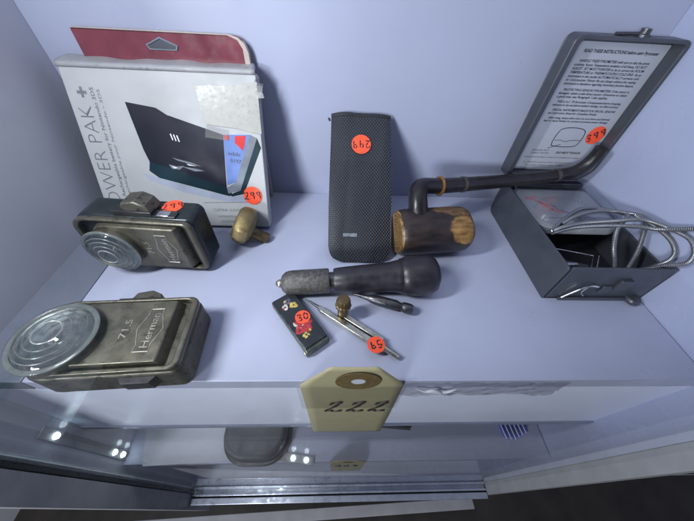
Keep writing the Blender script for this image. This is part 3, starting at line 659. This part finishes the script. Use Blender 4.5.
# ------------------------------------------------------------------ hand drill handle with chuck
E0, E1 = Vector((-42.5, 65.2, 9.2)), Vector((76.5, 71.6, 15.2))
q = (E1-E0).to_track_quat('Z', 'Y')
t = thing('drill_handle', 'black wooden tool handle with iron chuck in front of the woven sleeve', 'tool handle', E0, q.to_euler())
kn = lambda a, z: 1+.012*math.sin(24*a+z*4)
b = MB(); b.lathe([(0, 0), (1.7, .3), (2.6, 1.6), (3.2, 3), (3.0, 4), (3.4, 4.2)], 24); b.build('tip', SILV, t)
b = MB(); b.lathe([(3.2, 4), (6.0, 5.2), (8.2, 7.6), (8.9, 10.5), (9.1, 14), (9.1, 38), (8.7, 38.8), (6.4, 39)], 60, 0, None, kn); b.build('chuck', IRON, t, smooth=50)
b = MB(); b.lathe([(6.2, 38.9), (6.2, 42.4)], 32); b.build('neck', STEELD, t)
b = MB(); b.lathe([(6.5, 42), (8.4, 42.2), (9.0, 43.5), (9.6, 52), (10.1, 62), (10.5, 72), (11.0, 82), (11.9, 88), (12.4, 90.2), (12.25, 90.8)], 48); b.build('handle', WOODB, t, smooth=50)
b = MB(); b.lathe([(12.2, 90.6), (13.0, 91.2), (14.2, 95), (15.1, 101), (15.3, 107), (14.6, 112.5), (12.4, 116.6), (8.5, 118.8), (4, 119.6), (0, 119.8)], 48); b.build('end_cap', WOODB, t, smooth=50)

# ------------------------------------------------------------------ black pocket knife with painted flower
kx = Vector((-1.7, 23.7, 0))-Vector((-28.9, 59.9, 0))
t = thing('pocket_knife', 'small black pocket knife painted with red and gold, with sticker 30', 'pocket knife', (-23, 37.6, 0), (0, 0, math.atan2(kx.y, kx.x)))
b = MB(); b.prism(rrect(-23, -8.6, 23, 8.6, .8), 1.0, 6.4); b.build('body', KNIFES, t, .5)
b = MB(); b.prism(rrect(-22.4, -8.0, 20.6, 8.0, .6), 6.4, 7.6); sc = b.build('scale_plate', KNIFEB, t, .35)
b = MB(); b.box(-21, -6.5, 0, 22, 6.8, .9); b.box(19.5, -9.6, 1.5, 22.5, -8.6, 4.5); b.build('back_plate', SILV, t, .3)
random.seed(11)
RED = mat('enamel_red', (.36, .03, .035), .3, 0, .4, 400); GOLD = mat('enamel_gold', (.50, .38, .10), .3, 0, .4, 400); PALE = mat('enamel_pale', (.55, .52, .46), .3, 0, .2, 400); LILAC = mat('enamel_lilac', (.10, .09, .16), .3, 0, .3, 400)
b = MB()
for cx, cy_, n, L, w, m in ((5.5, -.5, 13, 6.6, 1.0, 0), (2.5, 1.4, 11, 4.2, .9, 1), (9, 1.5, 7, 3.6, .7, 0), (4, -3, 6, 3.6, .7, 2), (-11.5, 2.6, 7, 3.0, 1.1, 1), (-13, -3.2, 5, 2.4, 1.1, 2), (-16.5, .5, 6, 2.6, 1.0, 3), (12.5, -2.5, 5, 2.4, .6, 1)):
    for i in range(n):
        a = 2*PI*i/n+random.uniform(-.3, .3); l = L*random.uniform(.6, 1.1); bend = random.uniform(-.8, .8)
        pts = smooth_path([(cx+.6*math.cos(a), cy_+.6*math.sin(a), 0), (cx+l*.55*math.cos(a+bend*.3), max(-7.3, min(7.3, cy_+l*.55*math.sin(a+bend*.3))), 0), (cx+l*math.cos(a+bend), max(-7.3, min(7.3, cy_+l*math.sin(a+bend))), 0)], 4)
        b.tube(pts, [w*.55+w*.75*math.sin(PI*min(1, k/len(pts)+.1)) for k in range(len(pts))], 6, m if random.random() < .75 else random.choice((0, 1, 2)), Matrix.Translation((0, 0, 7.62)), .16)
b.build('painted_flowers', [RED, GOLD, PALE, LILAC], sc)
sticker(t, .4, 2.4, 7.9, 5.0, '30', PI*.42, h=5, pen=.52)

# ------------------------------------------------------------------ scribing tool
S0, S1 = Vector((-21, 56.3, 0)), Vector((41, 13.2, 0)); sd = S1-S0
t = thing('scriber', 'silver scriber of two thin bars with a knurled clamp, sticker 59 on it', 'marking tool', S0, (0, 0, math.atan2(sd.y, sd.x)))
Ls = sd.length
b = MB(); b.tube([(0, 0, 3.4), (9, 0, 3.4), (14, 0, 3.4)], [.35, .9, 1.2], 12); b.build('needle', STEELD, t)
b = MB(); b.prism([(12, -1.2), (16, -2.6), (64, -3.0), (66, -2.2), (66, 1.0), (18, 1.2), (12, 1.0)], 1.2, 5.2); b.build('long_bar', SILV, t, .35)
b = MB(); b.prism([(27, 2.4), (60, 1.8), (62, 2.4), (62, 5.2), (28, 6.2)], 1.8, 5.6); b.build('short_bar', SILV, t, .35)
b = MB(); b.tube([(62, .3, 3.4), (68, .2, 3.2), (Ls, 0, 2.8)], [2.4, 2.0, 1.7], 16); b.build('rod_end', SILV, t)
b = MB(); b.lathe([(3.6, 1.0), (3.6, 13.5), (4.0, 14)], 24, 0, Matrix.Translation((29.5, 5.0, 0))); b.build('clamp_post', BRASSD, t)
kk = lambda a, z: 1+.05*math.sin(14*a)
b = MB(); b.lathe([(4.1, 13.8), (5.2, 14.4), (5.2, 16.4), (4.0, 17)], 56, 0, Matrix.Translation((29.5, 5.0, 0)), kk)
b.lathe([(3.9, 17), (4.3, 17.4), (4.5, 21), (3.9, 22), (2.6, 22.2), (0, 22.0)], 56, 0, Matrix.Translation((29.5, 5.0, 0)), kk); b.build('clamp_nut', BRASSD, t, smooth=40)
sticker(t, 60, -2.2, 5.9, 5.6, '59', -2.3, h=5.2, pen=.52)

# ------------------------------------------------------------------ centre punch
P0, P1 = Vector((12.8, 61.0, 0)), Vector((55.5, 46.6, 0)); pd = P1-P0
t = thing('centre_punch', 'small dark steel punch with a pointed end below the drill handle', 'punch', P0, (0, 0, math.atan2(pd.y, pd.x)))
Mx = Matrix.Translation((0, 0, 4.2)) @ Matrix.Rotation(math.radians(88.4), 4, 'Y')
b = MB(); b.lathe([(0, 0), (.7, 1), (1.2, 7), (1.9, 12), (3.0, 15), (3.5, 19), (3.7, 24), (3.7, 33), (2.7, 35.4), (2.6, 37)], 28, 0, Mx); b.build('shank', STEELD, t, smooth=45)
b = MB(); b.lathe([(2.6, 36.8), (3.5, 37.6), (3.8, 40), (3.6, 43.5), (2.8, 45), (0, 45.2)], 28, 0, Mx); b.build('head', STEELD, t, smooth=45)
b = MB(); b.lathe([(0, 3.35), (1.25, 3.55), (1.5, 3.9), (1.0, 3.6)], 20, 0, Matrix.Translation((27, -1.2, 4.2)) @ Matrix.Rotation(.35, 4, 'X')); b.build('hole', INK, t)

# ------------------------------------------------------------------ manila tag taped upright on the shelf front
t = thing('price_tag', 'large manila tag numbered 222 hanging over the front shelf edge', 'tag', (11.5, -2.6, 0), (PI/2, 0, 0))
def tag_sheet(w, y0, y1, ytop, wtop, curl=.6):
    b = MB(); n, m = 10, 30; vs = []; fs = []
    for j in range(m+1):
        y = y0+(ytop-y0)*j/m
        hw = w if y < y1 else w+(wtop-w)*(y-y1)/(ytop-y1)
        for i in range(n+1):
            u = -1+2*i/n; x = u*hw+(y/(y0)*2.2 if y < 0 else 0)
            vs.append((x, y, curl*math.sin((y-y0)*.03)*.5-.25*abs(u)**2*curl+(.016*max(0, y-2)**1.6)*-.35))
    for j in range(m):
        for i in range(n): fs.append((j*(n+1)+i, j*(n+1)+i+1, (j+1)*(n+1)+i+1, (j+1)*(n+1)+i))
    return b.add(vs, fs)
o = tag_sheet(31, -127, 1, 24.5, 12.8).build('card', KRAFT, t, smooth=60); s = o.modifiers.new('solid', 'SOLIDIFY'); s.thickness = .35*MM; s.offset = -1
b = MB(); b.ring(circle(3, 7.5, 13.2, 12.2), circle(3, 7.5, 4.2, 3.9), .32, .62, 0, Matrix.Rotation(-.02, 4, 'X')); b.build('eyelet', EYE, t)
b = MB(); b.prism(circle(3, 7.5, 4.2, 3.9), .36, .5, 0, Matrix.Rotation(-.02, 4, 'X')); b.build('eyelet_hole', PAPER, t)
b = MB(); scrawl(b, 'ZZZ', 25, 4, -41, 1.0, 0, .40, 1.15, gap=.34, shear=.16); b.build('handwriting', INK, t)
b = MB(); b.prism(rrect(-33, -46, 33, -2, .5), .45, .55); b.build('tape_over_tag', glass_mat('tag_tape', (.94, .935, .93), .3, 1.4, mixr=.25), t)
# wrinkled clear tape right of the tag
t = thing('clear_tape', 'wrinkled strip of clear tape on the shelf edge right of the tag', 'tape', (92, -.4, -8))
b = MB(); vs = []; fs = []; n, m = 44, 8; random.seed(5)
for j in range(m+1):
    for i in range(n+1):
        x = -48+104*i/n; z = -16+23.5*j/m-2*math.sin(i*.35)*(j == 0)
        vs.append((x, -.3-abs(.9*math.sin(x*.31+z*.5)*math.sin(x*.11-z*.32))-.25*random.random(), z))
for j in range(m):
    for i in range(n): fs.append((j*(n+1)+i, j*(n+1)+i+1, (j+1)*(n+1)+i+1, (j+1)*(n+1)+i))
b.add(vs, fs); b.build('strip', TAPE, t, smooth=60)
b = MB()
b.tube(smooth_path([(-40, -1.4, -1), (-34, -2.2, -4), (-28, -1.8, -3), (-22, -2.4, -7), (-14, -1.6, -12), (-8, -1.2, -10)], 5), [.3+.9*math.sin(PI*i/25) for i in range(26)], 6, 0, None)
b.tube(smooth_path([(-30, -1.2, -9), (-20, -2, -6), (-14, -1.4, -3)], 5), [.3+.8*math.sin(PI*i/10) for i in range(11)], 6)
b.build('crease', TAPE2, t, smooth=60)

# ------------------------------------------------------------------ pyrometer in a grey steel case
bx0, bx1, by0, by1, bh = 160.8, 238.6, 61.5, 172, 35
t = thing('pyrometer', 'grey steel pyrometer in an open case with an instruction sheet in its lid', 'meter', (199.7, 116, 0))
ox, oy = 199.7, 116
X0, X1, Y0, Y1 = bx0-ox, bx1-ox, by0-oy, by1-oy
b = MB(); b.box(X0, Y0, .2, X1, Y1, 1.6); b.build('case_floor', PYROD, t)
b = MB(); b.add([(X0, Y0, .2), (X0, Y1-4, .2), (X0, Y1, 5), (X0, Y1, 30), (X0, Y1-4, bh), (X0, Y0+1.5, bh), (X0, Y0, bh-1.5)], [(0, 1, 2, 3, 4, 5, 6)])
o = b.build('side_wall', PYRO, t); so = o.modifiers.new('solid', 'SOLIDIFY'); so.thickness = 1.6*MM; so.offset = -1; bv = o.modifiers.new('b', 'BEVEL'); bv.width = .5*MM; bv.segments = 2
for y, z in ((Y1-26, 22), (Y1-60, 26)):
    r = MB(); r.lathe([(1.7, 0), (1.5, .5), (.6, .8), (0, .8)], 16, 0, Matrix.Translation((X0-.1, y, z)) @ Matrix.Rotation(-PI/2, 4, 'Y')); r.build('rivet', PYRO, t)
b = MB(); b.box(X1-1.6, Y0, .2, X1, Y1, bh-5); b.build('side_wall', PYRO, t, .4)
b = MB(); b.prism(rrect(X0+1.7, .2, X1, bh, .4), -.8, .8, 0, Matrix.Translation((0, Y0+.8, 0)) @ Matrix.Rotation(PI/2, 4, 'X')); b.build('front_wall', PYRO, t, .4)
b = MB(); b.box(X0+1.7, Y1-1.6, .2, X1-1.7, Y1, bh-2); b.build('rear_wall', PYRO, t, .4)
# fittings seen inside and on the front
b = MB(); b.prism([(X0+6, 0), (X0+40, -10), (X0+36, -18), (X0+6, -13)], 6, 15, 0, Matrix.Translation((0, Y0+32, 0))); b.build('inner_bracket', PYRO, t, .5)
b = MB(); b.box(X0+12, Y0+20, 15.2, X0+30, Y0+22.6, 16.6); b.build('brace_plate', STEEL, t, .3)
b = MB(); b.tube(smooth_path([(X0+12, Y0-1.2, 3), (X0+18, Y0-1.8, 13), (X0+24, Y0-1.8, 18), (X0+31, Y0-1.6, 17)], 6), .8, 10); b.tube(smooth_path([(X0+24, Y0-1.5, 16), (X0+23, Y0-1.6, 10), (X0+27, Y0-1.6, 6)], 6), .5, 8); b.build('wire_catch', STEEL, t)
b = MB(); b.tube([(X0+4, Y0+36, 21), (X0+42, Y0+26, 21), (X0+28, Y0+8, 21)], .5, 8); b.tube([(X0+48, Y0+27, 20), (X0+33, Y0+8, 20)], .5, 8); b.build('wire_brace', STEEL, t)
b = MB(); b.box(X0+44, Y0-2.6, 14, X0+53, Y0-.1, 24); b.box(X0+36, Y0-1.6, 9, X0+43, Y0-.1, 17); b.build('clasp', PYRO, t, .4)
b = MB(); b.box(X0+10, Y0-2.2, .3, X1-12, Y0-.1, 3.2); b.lathe([(0, 0), (5, .3), (5.6, 2.4), (4.6, 4.6), (0, 5)], 24, 0, Matrix.Translation((X1-9, Y0-2, .2))); b.build('lower_lip', PYRO, t, .5)
# the dial
b = MB(); mo = rrect(X0+3, -7.5, X1-2.5, Y1-8, (12, 12, 5, 5)); mi = rrect(X0+6.5, -3.5, X1-6, Y1-11, (9, 9, 4, 4))
b.prism(mo, 24, 31); dial = b.build('dial_housing', mat('housing_grey', (.36, .37, .41), .35, 0, .1, 60), t, .8)
b = MB(); b.prism(mi, 31.05, 31.5)
for i in range(25):
    a = math.radians(150-120*i/24); r0, r1 = 30, (33.5 if i % 4 == 0 else 32)
    c, s_ = math.cos(a), math.sin(a); b.poly([(c*r0-.25*s_, 3+s_*r0+.25*c), (c*r1-.25*s_, 3+s_*r1+.25*c), (c*r1+.25*s_, 3+s_*r1-.25*c), (c*r0+.25*s_, 3+s_*r0-.25*c)], 31.6, 2)
for dx, dy, L, r in ((-24, 33, 12, .2), (-19, 27, 15, -.55), (-16, 21, 13, -.8), (-10, 14, 12, -.3)):
    c, s_ = math.cos(r), math.sin(r); b.poly([(dx-c*L/2+s_*1.7, dy-s_*L/2-c*1.7), (dx+c*L/2+s_*1.7, dy+s_*L/2-c*1.7), (dx+c*L/2-s_*1.7, dy+s_*L/2+c*1.7), (dx-c*L/2-s_*1.7, dy-s_*L/2+c*1.7)], 31.62, 1)
b.poly([(-25, 4), (24, 6), (24, 6.8), (-25, 4.8)], 31.64, 2)
b.poly([(-6, 3), (0, 8), (14, 9), (20, 4), (14, -1), (0, -2)], 31.6, 3)
b.build('dial_face', [DIAL, DIALR, GREYINK, PRGREY], dial)
b = MB(); b.tube([(-20, 30, 32.4), (4, 5, 32.4)], [.25, .5], 8); b.lathe([(1.6, 31.6), (1.4, 33), (0, 33.2)], 20, 0, Matrix.Translation((4, 5, 0))); b.build('needle', STEELD, dial)
b = MB(); b.prism(mo, 33.6, 39.5, 0, None, rrect(X0+5.5, -5, X1-5, Y1-10, (10, 10, 4, 4))); b.build('dial_cover', COVER, dial, 1.2, smooth=60, segs=3)
# lid, standing open
lid_y0, lid_y1 = 171.5-oy, 184-oy; LX0, LX1, LZ0, LZ1 = 157.6-ox, 239.3-ox, 37.0, 143.0
MR = Matrix.Rotation(PI/2, 4, 'X')                     # (x, y, z) -> (x, -z, y): outlines drawn in x, z
b = MB(); o2 = rrect(LX0, LZ0, LX1, LZ1, (5, 15, 5, 5)); i2 = rrect(LX0+4.5, LZ0+4, LX1-3.2, LZ1-2.5, (3, 12, 3, 3))
b.prism(o2, -lid_y1, -lid_y1+1.4, 0, MR); b.ring(o2, i2, -lid_y1+1.4, -lid_y0, 0, MR)
lid = b.build('lid', PYRO, t, .7)
b = MB(); lb = rrect(168.0-ox, 41.5, 235.9-ox, 138.5, (1, 12, 1, 1))
b.prism(lb, -(182.4-oy), -(182.0-oy), 0, MR); ls = b.build('instruction_sheet', LABEL, lid)
b = MB()
LT = lambda x, z: MR @ Matrix.Translation((x-ox, z, -(181.9-oy)))
text_mesh(b, 'READ THESE INSTRUCTIONS before using Pyrometer', 2.7, LT(175.0, 132.3), 56, thin=.03)
lines = [('HANDLE THESE PYROMETERS with care so that the pivots', 124.6, 1), ('continue. Room Temperature variation of all these, DO NOT', 121.2, 0), ('ADJUST. SET MOST POINTER to be in correct for ROOM', 117.8, 0),
 ('TEMPERATURE or THERMOCOUPLE COLD END. As an', 114.4, 0), ('instrument in the model AUTOMATICALLY corrects cold', 111.0, 0), ('for Cold Junction. Pointer fits any change without the reading', 107.6, 0), ('instrument is therefore regarding Automatic Junction feature.', 104.2, 0),
 ('PROTECTING SENSOR PYROMETERS. If the sensor is', 98.4, 1), ('damaged, obtain a safe direct sensor. Directions to obtain', 95.0, 0), ('a good seal, see Paragraph 1 also applies.', 91.6, 2),
 ('THIS is A.C. 70 Pyrometer Compensated above dropping,', 86.6, 1), ('reference to dry and above ambient readings, not affect accuracy.', 83.2, 0),
 ('SPECIAL INSTRUMENTS MADE FOR SPECIAL SENSORS', 78.0, 1), ('see Instruction Sheet for Complete Details.', 74.6, 2), ('After using, always allow door to cool down and thermal', 69.6, 1), ('lead to reach Pointer to correct to prevent sensor damage.', 66.2, 0)]
for s, z, kx_ in lines:
    text_mesh(b, s, 2.3, LT(173+(2.5 if kx_ == 1 else 0), 126.6-(124.6-z)*.715), (56 if kx_ == 0 else 53.5 if kx_ == 1 else 42), 0, 0, .12, 1, .022)
text_mesh(b, 'DO NOT TOUCH', 2.6, LT(200.5, 57.6), 23, 0, 0, .2, 1, .04)
text_mesh(b, 'SENSOR INST', 2.0, LT(177, 59.6), 16); text_mesh(b, 'CORRECT NOTICE', 2.0, LT(177, 57.0), 17)
text_mesh(b, 'manufactured by Alnor in the U.S.A. available from supply', 1.9, LT(173, 53.2), 52)
text_mesh(b, 'for SERVICE and parts write to factory division', 1.7, LT(175, 48.2), 46); text_mesh(b, 'Pyrometers, Bypass, U.S.A. 15 000', 1.7, LT(178, 45.4), 36)
b.build('printed_text', INK, ls)
b = MB(); dp = smooth_path([(188, 54.2, 0), (187, 58, 0), (187.5, 65.5, 0), (190, 69, 0), (197, 70, 0), (205, 69.6, 0), (210.5, 67.5, 0), (212, 62, 0), (211, 56, 0), (208, 54, 0), (198, 53.4, 0), (188, 54.2, 0)], 4)
b.tube([LT(p.x+4, p.y+10.5) @ Vector((0, 0, 0)) for p in dp], .3, 6)
b.tube([LT(p[0]+4, p[1]+10.5) @ Vector((0, 0, 0)) for p in ((188.5, 59), (194, 59.3), (198, 58), (203, 59.3), (211, 59.6))], .2, 6); b.tube([LT(p[0]+4, p[1]+9.5) @ Vector((0, 0, 0)) for p in ((186, 52.8), (196, 56.5))], .22, 6)
b.build('printed_diagram', INK, ls)
sticker(lid, 226.0-ox, 75, -(181.7-oy), 7.6, '399', .5, MR, h=6.6, pen=.6)
b = MB(); b.lathe([(4.2, 0), (4.2, 1.5), (3.0, 2), (3.0, 4.6), (0, 4.9)], 24, 0, Matrix.Translation((205-ox, lid_y0+4.5, LZ1-.2)))
b.tube(smooth_path([(186-ox, lid_y0+5, LZ1+.8), (194-ox, lid_y0+4.4, LZ1+1.2), (203-ox, lid_y0+4.4, LZ1+1.5)], 5), 1.1, 10); b.build('lid_latch', STEELD, lid)
b = MB(); b.tube([(X0+8, Y1+1.4, bh+.6), (X1-8, Y1+1.4, bh+.6)], 1.6, 14); b.build('hinge', STEELD, t)
# braided lead
cab = [[(204, 62.5, 8), (208, 72, 22), (207, 84, 34), (212, 96, 42), (224, 106, 46), (228, 116, 42), (214, 122, 41), (196, 118.5, 42), (178, 107.5, 41), (163.4, 96.2, 38.6), (172, 98, 41), (190, 101.5, 42.5), (210, 101, 45), (226, 97, 50), (235, 85, 52), (236.4, 73, 54), (236, 64, 50), (234.5, 60.8, 43), (232.5, 65, 36), (228, 70, 26), (221, 78, 12)],
       [(212, 63, 8), (218, 72, 22), (225, 82, 33), (229, 92, 43), (232, 99, 48), (231, 106, 47.5), (222, 114.5, 44), (205, 113.5, 44.6), (186, 108, 44), (172, 101.5, 40.5)],
       [(163.8, 95.4, 37), (182, 99.2, 39.5), (204, 99, 42), (222, 94, 46), (232, 86.5, 50), (236.9, 76, 60)],
       [(226, 104, 48.6), (233.5, 90, 48), (236, 78, 46), (235.5, 70, 41), (232, 69, 32), (224, 73, 16)]]
b = MB()
for c in cab: b.tube(smooth_path([(x-ox, y-oy, z) for x, y, z in c], 9), 1.55, 12)
b.build('braided_lead', CABLE, t, smooth=60)

# ------------------------------------------------------------------ things on the lower shelf
t = thing('leather_case', 'grey rounded leather case on the lower shelf', 'case', (-80, 25, -186.8))
b = MB(); b.prism([(x, y) for x, y in rrect(-32, -44, 32, 60, (24, 24, 6, 6), 10)], 4, 22); b.build('case_body', LEATHER, t, 5, segs=4)
b = MB(); b.ring(rrect(-35, -47, 35, 62, (26, 26, 6, 6), 10), rrect(-31, -43, 31, 60, (23, 23, 6, 6), 10), .2, 6); b.build('case_rim', LAMPD, t, 1)
b = MB(); b.prism([(-60, -30), (62, -25), (66, 22), (-50, 26), (-72, 5)], 0, .5)
o = b.build('paper_sheet', PAPER, None); o.location = Vector((-132, 10, -187+.1))*MM; tag(o, 'loose white paper sheet left of the grey leather case', 'paper')
t = thing('price_tag', 'small manila tag on the edge of the lower shelf', 'tag', (17, -19.2, -187), (PI/2, 0, 0))
b = MB(); b.prism([(-17, -78), (18, -78), (19, 3), (10, 11), (-10, 11), (-19, 3)], 0, .4); b.build('card', KRAFT, t)
b = MB(); scrawl(b, '223', 11, 0, -24, .6, 0, .62, .9); b.build('handwriting', INK, t)
b = MB(); b.prism(circle(0, 4, 5.5, 4.6), .42, .6); b.build('eyelet', EYE, t)
t = thing('blue_clips', 'bundle of blue and white plastic clips on the lower shelf', 'clips', (206, 12, -186.8), (0, 0, .15))
for k in range(6):
    b = MB(); x = -14+k*5; b.prism(rrect(x, -12+abs(k-2)*1.2, x+3.6, 14, 1.4), .2, 7); b.build('clip', BLUEP, t, .8)
b = MB()
for k in range(6): b.tube(smooth_path([(-15+k*5, 8, 8), (-16+k*5, -4, 9), (-14.5+k*5, -13+abs(k-2)*1.2, 6)], 5), .7, 8)
b.build('wire', WHITEP, t)
b = MB(); b.tube([(-20, 0, 3), (0, .5, 3.4), (22, 0, 3)], [3, 3.2, 2], 14)
o = b.build('metal_rod', STEELD); o.location = Vector((66, 13, -186.8))*MM; o.rotation_euler = (0, 0, -.12); tag(o, 'dark metal rod lying on the lower shelf behind the tag', 'rod')
